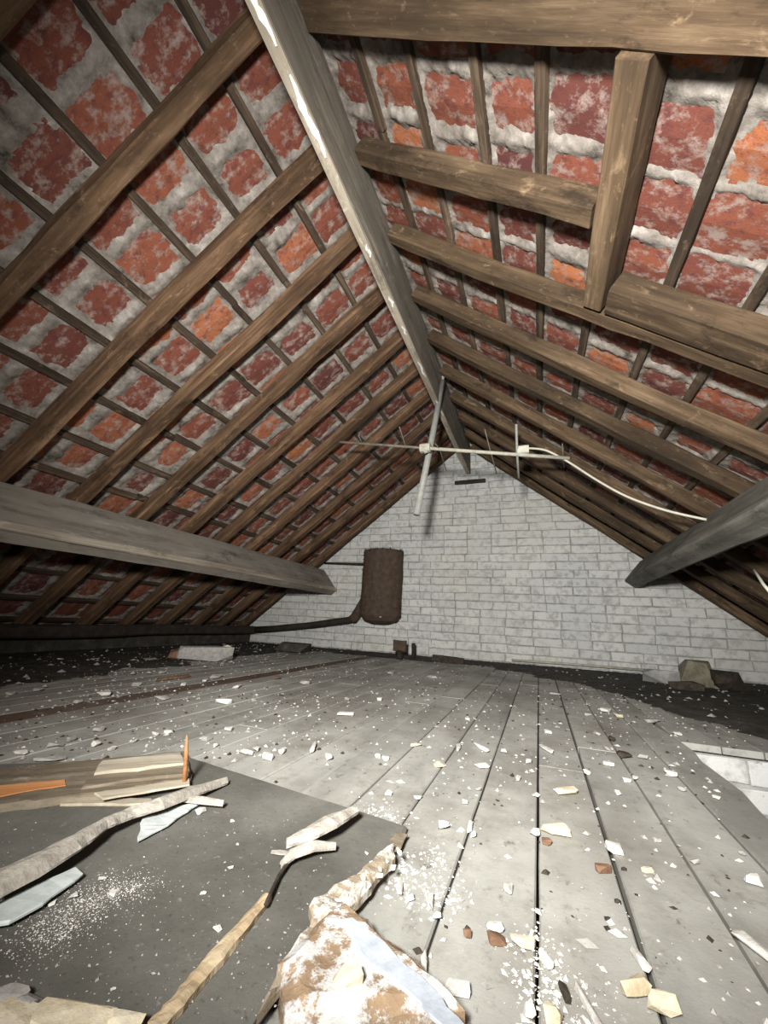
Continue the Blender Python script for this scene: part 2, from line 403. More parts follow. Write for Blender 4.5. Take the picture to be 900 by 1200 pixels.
m = timber(5.0, .10, .09, 20, .008, 71, .15, .02)
o = link('wall_plate', m, M['pipe'], roofL); o.location = (-3.36, -.7, .165); o.rotation_euler = (0, 0, PI/2)
m = timber(5.0, .10, .09, 20, .008, 72, .15, .02)
o = link('wall_plate', m, M['pipe'], roofR); o.location = (2.02, -.7, .12); o.rotation_euler = (0, 0, PI/2)

# ridge board and purlins
rb = empty('ridge_beam', (-.678, 2.1, 2.05), label='long grey weathered ridge board with white paint flakes at the roof peak', cat='beam')
m = timber(4.9, .046, .36, 30, .004, 81, .10, .006)
link('board', m, M['ridge'], rb, (0, -2.62, .18), (0, 0, PI/2))
m = timber(4.85, .043, .010, 30, .0015, 82, .1, .003)
link('paler_edge', m, M['beam_edge'], rb, (-.001, -2.60, -.004), (0, 0, PI/2), label='lower edge painted paler as if lit')  # underside colour made paler to carry the light that falls on it
def flake(y0, y1, w, x, seed):
    n = 9; pts = []
    for i in range(n+1):
        t = i/n; pts.append((x + .004*math.sin(t*9+seed), y0 + (y1-y0)*t, 0))
    ws = [w*max(.12, math.sin(PI*(.04+.92*(i/n)))**.7*(.75+.25*math.sin(i*2.3+seed))) for i in range(n+1)]
    return ribbon(pts, ws, .002, seed, .001, 0, 2)
for k, (y0, y1, w) in enumerate(((.40, .60, .020), (.67, .92, .022), (1.30, 1.37, .012), (1.62, 1.70, .014), (1.85, 1.93, .010), (2.2, 2.38, .012), (2.7, 2.95, .014), (.2, .33, .018))):
    o = link('paint_flake', flake(y0-2.1, y1-2.1, w*1.35, 0.008, k), M['paint'], rb, (0, 0, -.0125))
def purlin(name, x, z, s, depth, width, y0, y1, label, mats, seed):
    root = empty(name, (x, y0, z), label=label, cat='beam')
    a = Vector((s*CP, 0, -SP)); n = Vector((-s*SP, 0, -CP))   # down the slope; inward
    m = timber(y1-y0, depth, width, 26, .007, seed, .10, .012)
    o = link('timber', m, mats[0], root)
    cc = n*(depth/2) + a*(width/2)
    yv = Vector((0, 1, 0)); zz = a; yy = zz.cross(yv)
    o.matrix_local = frame(yv, yy, zz, cc)
    return root, a, n
pl, a, n = purlin('purlin', -2.48, .935, -1, .325, .10, .15, 4.40, 'long dusty grey purlin with a pale lower edge above the dark eave', (M['beam'],), 91)
m = timber(4.2, .05, .022, 26, .003, 92, .2, .006)
o = link('paler_edge', m, M['beam_edge'], pl, label='lower edge painted paler as if lit')  # strip paler than the purlin along its lower edge
o.matrix_local = frame(Vector((0, 1, 0)), n.cross(Vector((0,1,0))).cross(Vector((0,1,0)))*-1, n.cross(Vector((0, 1, 0))), n*(.318) + a*.004 + Vector((0, .02, 0))) if False else frame(Vector((0, 1, 0)), a.cross(Vector((0, 1, 0))), a, n*.306 + a*.003 + Vector((0, .02, 0)))
pr, a2, n2 = purlin('purlin', .945, 1.04, 1, .255, .12, .4, 4.40, 'greenish grey purlin whose sooty end rests on the white gable above the rubble', (M['purlin_dark'],), 95)

# ---------------------------------------------------------------- gable wall of whitewashed bricks
def clip(poly, nx, nz, c):
    out = []
    for i, p in enumerate(poly):
        q = poly[(i+1) % len(poly)]; dp = nx*p[0]+nz*p[1]-c; dq = nx*q[0]+nz*q[1]-c
        if dp <= 0: out.append(p)
        if (dp < 0 < dq) or (dq < 0 < dp):
            t = dp/(dp-dq); out.append((p[0]+(q[0]-p[0])*t, p[1]+(q[1]-p[1])*t))
    return out
def brick_mesh(poly, proud, bev=.005):
    cx = sum(p[0] for p in poly)/len(poly); cz = sum(p[1] for p in poly)/len(poly); n = len(poly); vs = []
    for (x, z) in poly: vs.append((x, .012, z))
    for (x, z) in poly: vs.append((x, -proud+bev*.8, z))
    for (x, z) in poly:
        d = math.hypot(x-cx, z-cz); k = max(0, 1-bev*1.2/max(d, .01)); vs.append((cx+(x-cx)*k, -proud, cz+(z-cz)*k*.97+0))
    fs = [tuple(range(2*n, 3*n))]
    for l in (0, 1):
        for i in range(n): fs.append((l*n+i, l*n+(i+1) % n, (l+1)*n+(i+1) % n, (l+1)*n+i))
    return mesh('brick', vs, fs)
def brickwork(root, y0, x0, x1, z0, z1, planes, bl, bh, limit=300, hide=None):
    pool = []
    for k in range(14):
        j = lambda: R.uniform(-.0045, .0045)
        w, h = bl-.007, bh-.007
        mm = brick_mesh([(-w/2+j(), -h/2+j()), (w*.1, -h/2+j()), (w/2+j(), -h/2+j()), (w/2+j(), h/2+j()), (-w*.15, h/2+j()), (-w/2+j(), h/2+j())], R.uniform(.0, .007)); mm.materials.append(M['brick']); pool.append(mm)
    items = []; row = 0; z = z0
    while z < z1:
        x = x0 - bl*(.5 if row % 2 else 0) - R.uniform(0, .05)
        while x < x1:
            w = bl*(.5 if R.random() < .10 else 1)
            p = [(x+.0035, z+.0035), (x+w-.0035, z+.0035), (x+w-.0035, z+bh-.0035), (x+.0035, z+bh-.0035)]
            q = p
            for (nx, nz, c) in planes: q = clip(q, nx, nz, c) if q else q
            if len(q) >= 3:
                area = abs(sum(q[i][0]*q[(i+1) % len(q)][1]-q[(i+1) % len(q)][0]*q[i][1] for i in range(len(q)))/2)
                if area > .0012: items.append((x+w/2, z+bh/2, q, q == p and w == bl, area))
            x += w
        z += bh; row += 1
    items.sort(key=lambda t: (0 if hide and hide(t[0], t[1]) else 1, t[4]), reverse=True)
    rest_v, rest_f = [], []
    for k, (cx, cz, q, full, ar) in enumerate(items):
        if full and k < limit:
            o = link('brick', R.choice(pool), None, root, (cx, y0 + R.uniform(-.003, .003), cz), (0, R.uniform(-.012, .012), 0)); continue
        mm = brick_mesh([(p[0]-cx+R.uniform(-.003, .003), p[1]-cz+R.uniform(-.003, .003)) for p in q], R.uniform(0, .006))
        if k < limit: link('brick', mm, M['brick'], root, (cx, y0, cz))
        else:
            b = len(rest_v); rest_v += [(v.co.x+cx, v.co.y+y0, v.co.z+cz) for v in mm.vertices]; rest_f += [tuple(b+i for i in p.vertices) for p in mm.polygons]
    if rest_v: link('brickwork', mesh('brickwork', rest_v, rest_f), M['brick'], root, kind='stuff')
kk = .085/CP
gp = [(TP, 1, ZR+TP*XR+kk), (-TP, 1, ZR-TP*XR+kk)]
wb = empty('wall_back', (0, 0, 0), kind='structure')
bed = clip(clip([(-4, -.3), (2.6, -.3), (2.6, 3), (-4, 3)], *gp[0]), *gp[1])
bv = [(x, D+.006, z) for x, z in bed] + [(x, D+.12, z) for x, z in bed]; nb = len(bed)
link('joint_bed', mesh('bed', bv, [tuple(range(nb)), tuple(range(nb, 2*nb))[::-1]] + [(i, i+nb, (i+1) % nb+nb, (i+1) % nb) for i in range(nb)]), M['bed'], wb)
brickwork(wb, D, -3.7, 2.2, -.15, 2.45, gp, .262, .084, 300, lambda x, z: x < -2.9 or (x > 1.85) or (-1.9 < x < -1.5 and .45 < z < 1.1))

# ---------------------------------------------------------------- floor boards
fl = empty('floor', kind='structure')
PW = .1165; x_edge = .445; Yend = 4.36; YH = 1.84
def plank(x0, x1, ya, yb, seed, mat, rag=0.0, dz=0.0):
    rr = random.Random(seed); g = .0028 if seed % 50 in (31, 32, 33) or seed % 7 == 0 else .0013; n = max(3, int((yb-ya)/.12)); vs = []; fs = []
    for i in range(n+1):
        y = ya + (yb-ya)*i/n; xr_ = x1 - g
        if rag: xr_ += rag*(noise.noise(Vector((y*3.1, seed, 0)))*1.6 + noise.noise(Vector((y*9, seed, 2)))*.6)
        wob = .0008*rr.uniform(-1, 1)
        for (x, z) in ((x0+g, -.022), (x0+g+wob, -.003), (x0+g+.0022+wob, 0), (xr_-.0022, 0), (xr_, -.003), (xr_, -.022)): vs.append((x-x0, y, z + dz))
    for i in range(n):
        for k in range(5): fs.append((i*6+k, i*6+k+6, i*6+k+7, i*6+k+1)[::-1])
    fs.append((0, 1, 2, 3, 4, 5)); fs.append(tuple(range(n*6, n*6+6))[::-1])
    m = mesh('plank', vs, fs); bm = bmesh.new(); bm.from_mesh(m); bmesh.ops.recalc_face_normals(bm, faces=bm.faces); bm.to_mesh(m); bm.free()
    return link('plank', m, mat, fl, (x0, 0, 0))
xs = [-.02 + PW*k for k in range(-31, 4)]
for k in range(len(xs)-1):
    x0, x1 = xs[k], xs[k+1]
    mat = M['plank_brown'] if abs((x0+x1)/2 + 1.57) < .05 else M['plank']
    joint = R.uniform(1.2, 3.6); dz = R.uniform(-.0025, .0015) if k > 18 else R.uniform(-.0005, .0005)
    plank(x0, x1, -.2, joint, k, mat, dz=dz); plank(x0, x1, joint+.003, Yend, k+50, mat, dz=dz+(R.uniform(-.001, .001) if k > 18 else 0))
plank(xs[-1], x_edge, -.2, Yend, 200, M['plank'], rag=.018)
x = x_edge + .004; k = 0
while x < 2.25:
    plank(x, x+PW, YH, Yend, 300+k, M['plank']); x += PW; k += 1
um = mesh('under', [(-3.75, -.2, -.03), (.43, -.2, -.03), (.43, Yend, -.03), (-3.75, Yend, -.03), (-3.75, -.2, -.08), (.43, -.2, -.08), (.43, Yend, -.08), (-3.75, Yend, -.08)],
          [(0, 1, 2, 3), (4, 7, 6, 5), (0, 4, 5, 1), (1, 5, 6, 2), (2, 6, 7, 3), (3, 7, 4, 0)])
link('dark_backing', um, M['void'], fl)  # near-black box added below; its colour stands for shade in the gaps
um = mesh('under', [(.43, YH+.1, -.03), (2.3, YH+.1, -.03), (2.3, Yend, -.03), (.43, Yend, -.03), (.43, YH+.1, -.08), (2.3, YH+.1, -.08), (2.3, Yend, -.08), (.43, Yend, -.08)],
          [(0, 1, 2, 3), (4, 7, 6, 5), (0, 4, 5, 1), (1, 5, 6, 2), (2, 6, 7, 3), (3, 7, 4, 0)])
link('dark_backing', um, M['void'], fl)
# white brick side of the stairwell under the broken floor edge
ws = empty('wall_stairwell', kind='structure')
um = mesh('bed', [(.2, YH+.012, -1.1), (2.2, YH+.012, -1.1), (2.2, YH+.012, -.03), (.2, YH+.012, -.03), (.2, YH+.1, -1.1), (2.2, YH+.1, -1.1), (2.2, YH+.1, -.03), (.2, YH+.1, -.03)],
          [(0, 1, 2, 3), (4, 7, 6, 5), (0, 4, 5, 1), (1, 5, 6, 2), (2, 6, 7, 3), (3, 7, 4, 0)])
link('joint_bed', um, M['bed'], ws)
brickwork(ws, YH+.006, .3, 2.1, -1.03, -.03, [], .24, .0835, 300)

for nm, x in (('wall_left', -3.47), ('wall_right', 2.16)):
    d = -.10 if x < 0 else .10
    vs = [(x, -.7, -.1), (x, D, -.1), (x, D, .16), (x, -.7, .16), (x+d, -.7, -.1), (x+d, D, -.1), (x+d, D, .16), (x+d, -.7, .16)]
    link(nm, mesh(nm, vs, [(0, 1, 2, 3), (4, 7, 6, 5), (0, 4, 5, 1), (1, 5, 6, 2), (2, 6, 7, 3), (3, 7, 4, 0)]), M['soot'], kind='structure')

# ---------------------------------------------------------------- dark layer by the gable, dirt by the eave
def dirt(name, inside, x0, x1, y0, y1, st, hgt, label, seed):
    vs = []; fs = []; idx = {}
    nx = int((x1-x0)/st); ny = int((y1-y0)/st)
    def h(i, j):
        x = x0+i*st; y = y0+j*st; P = Vector((x*3, y*3, seed)); e = inside(x, y) + .22*noise.noise(P) + .10*noise.noise(P*3.1) + .06*noise.noise(P*9)
        return max(-.006, min(hgt, e*.06)) + (.006*noise.noise(P*14)+.004*noise.noise(P*30) if e > 0 else 0)
    Hh = {}
    for i in range(nx+1):
        for j in range(ny+1): Hh[(i, j)] = h(i, j)
    def vid(i, j):
        if (i, j) not in idx: idx[(i, j)] = len(vs); vs.append((x0+i*st, y0+j*st, Hh[(i, j)]))
        return idx[(i, j)]
    for i in range(nx):
        for j in range(ny):
            if max(Hh[(i, j)], Hh[(i+1, j)], Hh[(i, j+1)], Hh[(i+1, j+1)]) > -.004: fs.append((vid(i, j), vid(i+1, j), vid(i+1, j+1), vid(i, j+1)))
    return link(name, mesh(name, vs, fs, True), M['soot'], None, kind='stuff', label=label, cat='dirt')
dirt('dirt', lambda x, y: (y - (3.95 if x < -.4 else 3.95 - 1.0*(x+.4) if x < .3 else 3.25 - 2.5*(x-.3) if x < .8 else 2.0)) - (0 if x < .46 else 0) if (y > YH+.02 or x < .4) else -1, -3.4, 1.95, 1.86, 4.37, .02, .014, 'black uneven layer along the foot of the white gable', 3)  # thin black bumpy layer, wider towards the right of the gable
dirt('dirt', lambda x, y: 1.3*(-2.05 - .12*y - x), -3.42, -1.7, .2, 4.2, .022, .012, 'dark dirt covering the boards along the eave beneath the purlin', 9)

# ---------------------------------------------------------------- lagged tank and pipes on the gable
ty = D - .20; c0 = on_y(447, 690, ty)
tk = empty('lagged_tank', (c0.x, ty, 0), label='brown tank in ragged lagging standing out from the white gable', cat='tank')
zt, zb = on_y(447, 646, ty).z, on_y(447, 731, ty).z
rT = (on_y(470, 690, ty).x - on_y(425, 690, ty).x)/2
vs, fs = [], []; SG = 40; prof = [(.0, zb-.0), (.45, zb+.004), (.8, zb+.03), (1, zb+.085)] + [(1.0, zb+.085+(zt-zb-.10)*k/12) for k in range(1, 13)] + [(.97, zt), (.9, zt+.006), (0, zt+.004)]
for (q, z) in prof:
    for k in range(SG):
        t = 2*PI*k/SG; w = rT*q*(1 + .035*noise.noise(Vector((math.cos(t)*2.5, math.sin(t)*2.5, z*7)))) + (.006*noise.noise(Vector((math.cos(t)*14, math.sin(t)*14, z*25))) if q > .5 else 0)
        vs.append((w*math.cos(t), w*math.sin(t)*.78, z))
for i in range(len(prof)-1):
    for k in range(SG): fs.append((i*SG+k, i*SG+(k+1) % SG, (i+1)*SG+(k+1) % SG, (i+1)*SG+k))
link('lagging', mesh('lagging', vs, fs), M['lagging'], tk)
# frayed tufts along its rims
vs, fs = [], []
rr = random.Random(5)
for k in range(90):
    if k < 50: t = rr.uniform(0, 2*PI); z = zt + rr.uniform(-.04, .0); d = Vector((math.cos(t)*.3, math.sin(t)*.3, rr.uniform(.6, 1)))
    else: t = rr.choice((-.1, PI+.1)) + rr.uniform(-.35, .35); z = rr.uniform(zb+.08, zt); d = Vector((math.cos(t), math.sin(t)*.5, rr.uniform(-.5, .5)))
    b = Vector((rT*.98*math.cos(t), rT*.76*math.sin(t), z)); L = rr.uniform(.012, .035); sd = d.cross(Vector((.3, .5, .8))).normalized()*rr.uniform(.006, .014); s2 = d.cross(sd).normalized()*.006
    i = len(vs); vs += [b+sd, b-sd, b+s2, b+d.normalized()*L]; fs += [(i, i+1, i+3), (i+1, i+2, i+3), (i+2, i, i+3), (i, i+2, i+1)]
link('frayed_edge', mesh('fray', vs, fs), M['pipe'], tk, kind='stuff')
pc = on_y(409, 722, D-.12)
A = on_y(428, 702, ty); B = on_y(413, 726, D-.13)
path = [(A.x-c0.x+.04, 0, A.z+.04)] + [(v.x-c0.x, v.y-ty, v.z) for v in bez(A, (B.x+.06, D-.15, B.z+.05), B, 5)]
link('elbow', tube(path, .052, 12, .004, 3), M['lagging'], tk)
e1 = on_y(300, 738, D-.13)
link('pipe', tube([(B.x-c0.x+.02, D-.13-ty, B.z+.005)] + [(B.x-c0.x+(e1.x-B.x)*t, D-.13-ty+.004*math.sin(9*t), B.z+(e1.z-B.z)*t-.012*math.sin(PI*t)) for t in (.05, .2, .35, .5, .65, .8, 1)], .036, 12, .004, 4), M['pipe'], tk, label='sooty black pipe')
q0 = on_y(428, 661, ty+.03); q1 = on_y(380, 660, D-.04)
link('feed_pipe', tube([(q0.x-c0.x+.03, .03, q0.z), (q1.x-c0.x, D-.04-ty, q1.z)], .012, 8), M['pipe'], tk)
for (px, py) in ((443, 661), (446, 722)):
    q = on_y(px, py, ty - rT*.74); o = link('plaster_splash', chunk(px, .03, .012, .045 if py < 700 else .02), M['grey'], tk, (q.x-c0.x, q.y-ty-.004, q.z-.02))

# ---------------------------------------------------------------- aerial
yb0, yb1 = 2.45, 2.80
b0 = on_y(398, 518, yb0); b1 = on_y(667, 537, yb1)
an = empty('television_aerial', (b0.x, b0.y, b0.z), label='old pale television aerial hanging from the ridge board before the gable', cat='aerial')
def bt(px):      # point of the boom under a picture column, by its own straight line
    lo, hi = 0.0, 1.0
    for _ in range(40):
        m_ = (lo+hi)/2; p = b0.lerp(b1, m_) - EYE
        x = 450 + F_PX*p.dot(rt)/p.dot(fw)
        lo, hi = (m_, hi) if x < px else (lo, m_)
    return b0.lerp(b1, lo)
def loc(v): return Vector(v) - b0
link('boom', tube([(0, 0, 0), loc(bt(500)), loc(bt(560))], .0105, 8), M['boomdark'], an, label='tarnished end of the boom')
link('boom', tube([loc(bt(497)), loc(bt(600)), loc(b1)], .0135, 8), M['boom'], an, label='pale end of the boom')
cr = bt(498); mt = on_y(517, 447, 2.80); mb = on_y(488, 603, cr.y*1.0 - .02)
mt.x = max(mt.x, -.640); dirm = mb - mt
mo = link('mast', tube([loc(mt), loc(mt.lerp(mb, .5) + Vector((0, .012, 0))), loc(mb)], .024, 12), M['mast'], an, label='grey pole')
for dx, dy in ((-7, -22), (5, -20)):
    q = on_y(517+dx, 447+dy, 2.80); q.x = max(q.x, -.648); link('hook', tube([loc(mt + Vector((0, 0, -.03))), loc(q)], .006, 6), M['mast'], mo)
cm = timber(.075, .05, .06, 3, .003, 4, .2); clampo = link('clamp', cm, M['boom'], an, loc(cr) + Vector((-.035, .0, 0)))
link('wing_nut', chunk(8, .03, .02, .03), M['boom'], clampo, Vector((.045, -.02, -.05)))
def element(px, x0, y0, x1, y1, r, mat, lab=None):
    c = bt(px); p = on_y(x0, y0, c.y-.14) ; q = on_y(x1, y1, c.y+.14)
    link('rod', tube([loc(p), loc(c+Vector((0, 0, .006))), loc(q)], r, 6), mat, an)
element(575, 568, 503, 582, 555, .0045, M['boomdark'])
element(475, 468, 500, 483, 526, .004, M['boomdark']); element(515, 510, 520, 523, 552, .004, M['boomdark']); element(424, 420, 510, 426, 524, .004, M['boomdark'])
element(606, 605, 497, 608, 560, .009, M['mast']); element(660, 659, 520, 661, 548, .0035, M['boomdark'])
bc = bt(613); link('junction_box', timber(.075, .05, .055, 3, .003, 5, .2), M['plastic'], an, loc(bc) + Vector((-.035, -.01, .035)), label='cream plastic junction box')
cab = [bc + Vector((.02, 0, .05)), on_y(637, 527, 2.78), on_y(655, 535, 2.80), on_y(672, 545, 2.80), on_y(700, 563, 2.78), on_y(735, 582, 2.72), on_y(780, 598, 2.66), on_y(828, 609, 2.60)]
sm = []
for i in range(len(cab)-1):
    p0, p1, p2, p3 = cab[max(i-1, 0)], cab[i], cab[i+1], cab[min(i+2, len(cab)-1)]
    for k in range(5):
        t = k/5; sm.append(.5*((2*p1)+(p2-p0)*t+(2*p0-5*p1+4*p2-p3)*t*t+(3*p1-p0-3*p2+p3)*t**3))
sm.append(cab[-1]); link('cable', tube([loc(v) for v in sm], .0075, 8), M['plastic'], an, label='pale coaxial cable sagging to the purlin')
c0_, c1_ = on_y(884, 668, 2.2), on_y(905, 697, 2.05)
link('cable_end', tube([c0_, c0_.lerp(c1_, .5)+Vector((0, 0, -.01)), c1_], .006, 8), M['plastic'], label='short pale cable end hanging below the greenish purlin', cat='cable')

# ---------------------------------------------------------------- things along the foot of the gable
def at_wall(px, py, dy): return on_y(px, py, D - dy)
p = at_wall(551, 565, .02); q = at_wall(533, 566, .02); r_ = at_wall(569, 563, .02)
link('iron_bar', timber((r_-q).length, .03, .045, 5, .004, 61), M['pipe'], None, q, (0, -math.atan2(r_.z-q.z, r_.x-q.x), 0), label='short dark iron bar set in the white gable just beneath the ridge', cat='bar')
g = on_floor(468, 773); rs = empty('rusty_bracket', (g.x, g.y, 0), label='small rusty bracket on a stub beneath the lagged tank', cat='bracket')
z1 = on_y(468, 750, g.y).z; z2 = on_y(468, 763, g.y).z
link('plate', timber(.13, .03, z1-z2, 3, .006, 62), M['lagging'], rs, (-.065, 0, (z1+z2)/2))
link('stub', tube([(.0, 0, 0), (.0, 0, z2+.01)], .03, 8, .006), M['pipe'], rs)
g = on_floor(484, 772); link('iron_stub', tube([(0, 0, 0), (.004, 0, .08), (0, 0, .15)], .018, 8, .004), M['pipe'], None, g, label='thin dark stub standing beside the rusty bracket', cat='stub')
g = on_floor(525, 777); g.y = min(g.y, 4.25); link('board_scrap', timber(.30, .04, .06, 4, .008, 63), M['dark'], None, (g.x-.15, g.y, .036), (0, .05, 0), label='dark scrap of board lying against the gable near the bracket', cat='scrap')
qa, qb = at_wall(600, 785, .05), at_wall(761, 792, .05)
link('conduit', tube([(qa.x, qa.y, .045), ((qa.x+qb.x)/2, qa.y, .052), (qb.x, qb.y, .05)], .011, 8), M['boom'], None, label='thin pale conduit lying along the foot of the gable', cat='conduit')
def rub(name, px, py, w, d, h, mat, label, seed, cat, rz=0, z=0, n=16):
    g = on_floor(px, py); g.y = min(g.y, D - d/2 - .01); g.z = z
    return link(name, chunk(seed, w, d, h, n), mat, None, g, (0, 0, rz), label=label, cat=cat)
rub('loose_brick', 780, 803, .30, .13, .11, M['bed'], 'grey plastered brick at the foot of the gable beside the yellow stone', 21, 'brick')
rub('stone', 818, 806, .23, .16, .20, M['stone'], 'yellowish stone topping the rubble at the foot of the gable', 22, 'stone')
rub('stone', 842, 809, .14, .12, .11, M['stone'], 'small yellowish stone between two dark lumps of rubble', 23, 'stone')
rub('rubble_lump', 805, 811, .20, .12, .07, M['dark'], 'dark flat rubble lump in front of the yellow stone', 24, 'rubble')
rub('rubble_lump', 856, 811, .20, .14, .15, M['dark'], 'dark rubble lump at the wall end of the heap', 25, 'rubble')
g = on_floor(240, 775); br = empty('whitewashed_brick', (g.x, g.y, .004), label='broken whitewashed brick lying alone on the sooty boards by the eave', cat='brick')
br.rotation_euler = (0, 0, .62)
link('body', chunk(31, .40, .13, .105, 26), M['grey'], br); link('broken_end', chunk(32, .10, .12, .09, 16), M['brown'], br, (-.2, 0, 0), label='bare red-brown broken end')
link('cap', chunk(33, .07, .06, .035, 12), M['cream'], br, (.14, 0, .085))
g = on_floor(345, 765); link('dirt_clod', chunk(34, .42, .22, .10, 26), M['soot'], None, (g.x, min(g.y, 4.2), 0), label='black clod of dirt on the boards below the pipe', cat='dirt')

# ---------------------------------------------------------------- hardboard sheet and what lies on it
def F(px, py, z=0.0): v = on_floor(px, py, z); return Vector((v.x, v.y))
ST = .012
poly = [F(222, 893)] + [F(350, 935), F(477, 977)]
P2 = [(poly[0].x, poly[0].y, .15), (poly[2].x, poly[2].y, 1.0)] + [(*F(x, y), 1.0) for x, y in ((462, 1005), (425, 1045), (385, 1090), (340, 1150), (305, 1200))] + [(-.27, .24, .2), (-1.55, .10, .2), (-1.35, .47, .2)]
P2 = P2[::-1]
P2 = [(a[0], a[1], P2[(i+1) % len(P2)][2]) for i, a in enumerate(P2)]
sh = empty('hardboard_sheet', (0, 0, 0), label='large dark grey hardboard sheet lying on the boards with a torn edge', cat='sheet')
link('panel', slab(ragged(P2, .03, .006, 4), .0005, ST, 0, 4), M['sheet'], sh)
cpoly = [F(x, y, ST) for x, y in ((456, 985), (466, 976), (478, 979), (470, 995), (460, 1000))]
link('corner_patch', slab(ragged([tuple(v) for v in cpoly][::-1], .01, .002, 5), ST, .002), M['ply'], sh, label='bare brown torn corner')
Z = ST + .001
# weathered plywood edge piece
wp = empty('weathered_plywood', (0, 0, 0), label='weathered plywood strip with an orange stain along the back of the sheet', cat='plywood')
def band(pts, z, th, mat, name, seed, amp=.004, lab=None, par=wp):
    pp = [F(x, y, z) for x, y in pts][::-1]
    c = sum(pp, Vector((0, 0)))/len(pp); d = (pp[1]-pp[0])
    ang = math.atan2((F(220, 895)-F(0, 910)).y, (F(220, 895)-F(0, 910)).x)
    rg = ragged([tuple(v) for v in pp], .02, amp, seed)
    lc = [Matrix.Rotation(-ang, 2) @ (v - c) for v in rg]
    return link(name, slab(lc, 0, th, th*.1, seed), mat, par, (c.x, c.y, z), (0, 0, ang), label=lab)
band([(-60, 915), (100, 897), (217, 886), (223, 918), (130, 936), (60, 945), (-60, 960)], Z, .012, M['ply'], 'bottom_layer', 1)
band([(118, 895), (212, 884), (217, 897), (150, 905), (110, 909)], Z+.012, .006, M['ply_pale'], 'pale_layer', 2, .003, 'pale bare layer')
band([(-20, 924), (20, 919), (76, 914), (77, 921), (30, 928), (-20, 938)], Z+.012, .0015, M['orange'], 'orange_patch', 3, .002, 'orange stain')
band([(100, 916), (200, 906), (221, 901), (222, 909), (150, 917), (95, 926)], Z+.012, .005, M['ply'], 'middle_layer', 4, .003)
band([(110, 931), (222, 914), (222, 921), (120, 938)], Z+.0125, .003, M['ply_pale'], 'lower_layer', 6, .002)
band([(70, 938), (178, 938), (178, 944), (70, 945)], Z, .004, M['ply_pale'], 'splinter', 7, .002)
g = on_floor(216, 916, Z+.015); tp = on_y(219, 861, g.y)
pg = link('wooden_peg', tube([g, g.lerp(tp, .6), g.lerp(tp, .9), tp], .006, 8, .0008, 2, radii=[.0045, .004, .0028, .001]), M['peg'], None, label='orange pointed wooden peg standing at the end of the plywood', cat='peg')
# peeling strip with pale backing
def R3(px, py, z): v = on_floor(px, py, z); return v
ps = empty('peeling_strip', tuple(R3(120, 975, Z)), label='long grey curled strip with pale bluish backing across the sheet', cat='strip')
pls = Vector(R3(120, 975, Z))
def loc2(v): return Vector(v) - pls
pts = [R3(-25, 1048, Z+.02), R3(30, 1022, Z+.022), R3(80, 995, Z+.022), R3(120, 970, Z+.02), R3(150, 957, Z+.016), R3(185, 945, Z+.02), R3(225, 930, Z+.014), R3(265, 919, Z+.004)]
link('curl', ribbon([loc2(v) for v in pts], [.058, .052, .038, .020, .026, .036, .032, .006], .003, 6, .0025, .010, 4), M['strip'], ps)
def flat(pts, z, th, mat, name, par, org, seed, amp=.002, bul=.001, lab=None, tilt=None):
    pp = [F(x, y, z) for x, y in pts][::-1]; rg = ragged([tuple(v) for v in pp], .012, amp, seed)
    return link(name, slab([v - Vector(org[:2]) for v in rg], z - org[2], th, bul, seed), mat, par, label=lab)
flat([(-15, 1068), (40, 1040), (88, 1018), (97, 1026), (50, 1062), (10, 1084), (-15, 1088)], Z+.006, .003, M['pale_blue'], 'backing', ps, pls, 11, lab='flat pale bluish backing')
flat([(166, 962), (200, 950), (243, 936), (225, 948), (190, 972), (161, 987)], Z+.004, .003, M['pale_blue'], 'backing', ps, pls, 12, lab='white pointed backing')
link('tip', ribbon([loc2(R3(205, 938, Z+.012)), loc2(R3(235, 940, Z+.01)), loc2(R3(262, 944, Z+.008))], [.008, .017, .008], .005, 8, .0015, .004), M['strip'], ps)
# split lath and curled shreds
q0 = R3(250, 1130, Z)
sl = empty('split_lath', tuple(q0), label='narrow cream split lath lying along the sheet with a grey frayed end', cat='lath'); pls = Vector(q0)
link('lath', ribbon([loc2(R3(x, y, Z)) for x, y in ((180, 1212), (205, 1185), (232, 1152), (252, 1128), (285, 1090), (313, 1056))], [.014, .016, .016, .020, .014, .011], .006, 21, .002, .002), M['lath'], sl)
link('twig', tube([loc2(R3(x, y, Z+.008)) for x, y in ((311, 1060), (318, 1045), (326, 1028), (338, 1010), (350, 1000))], .0025, 6, .0006), M['dark'], sl, label='dark thin twist')
link('shred', ribbon([loc2(R3(x, y, Z+h)) for x, y, h in ((328, 1018, .006), (342, 1003, .012), (365, 993, .014), (393, 995, .008))], [.004, .018, .026, .006], .003, 23, .001, .006), M['strip'], sl, label='leaf shaped curled shred')
link('shred', ribbon([loc2(R3(x, y, Z+h)) for x, y, h in ((335, 992, .012), (360, 980, .022), (385, 966, .026), (415, 952, .02))], [.012, .030, .036, .018], .004, 24, .003, .006), M['strip'], sl, label='flat grey shred')
link('shred', ribbon([loc2(R3(x, y, Z+.002)) for x, y in ((318, 999), (330, 1000), (345, 1001))], [.006, .010, .006], .002, 25, .001), M['strip'], sl)
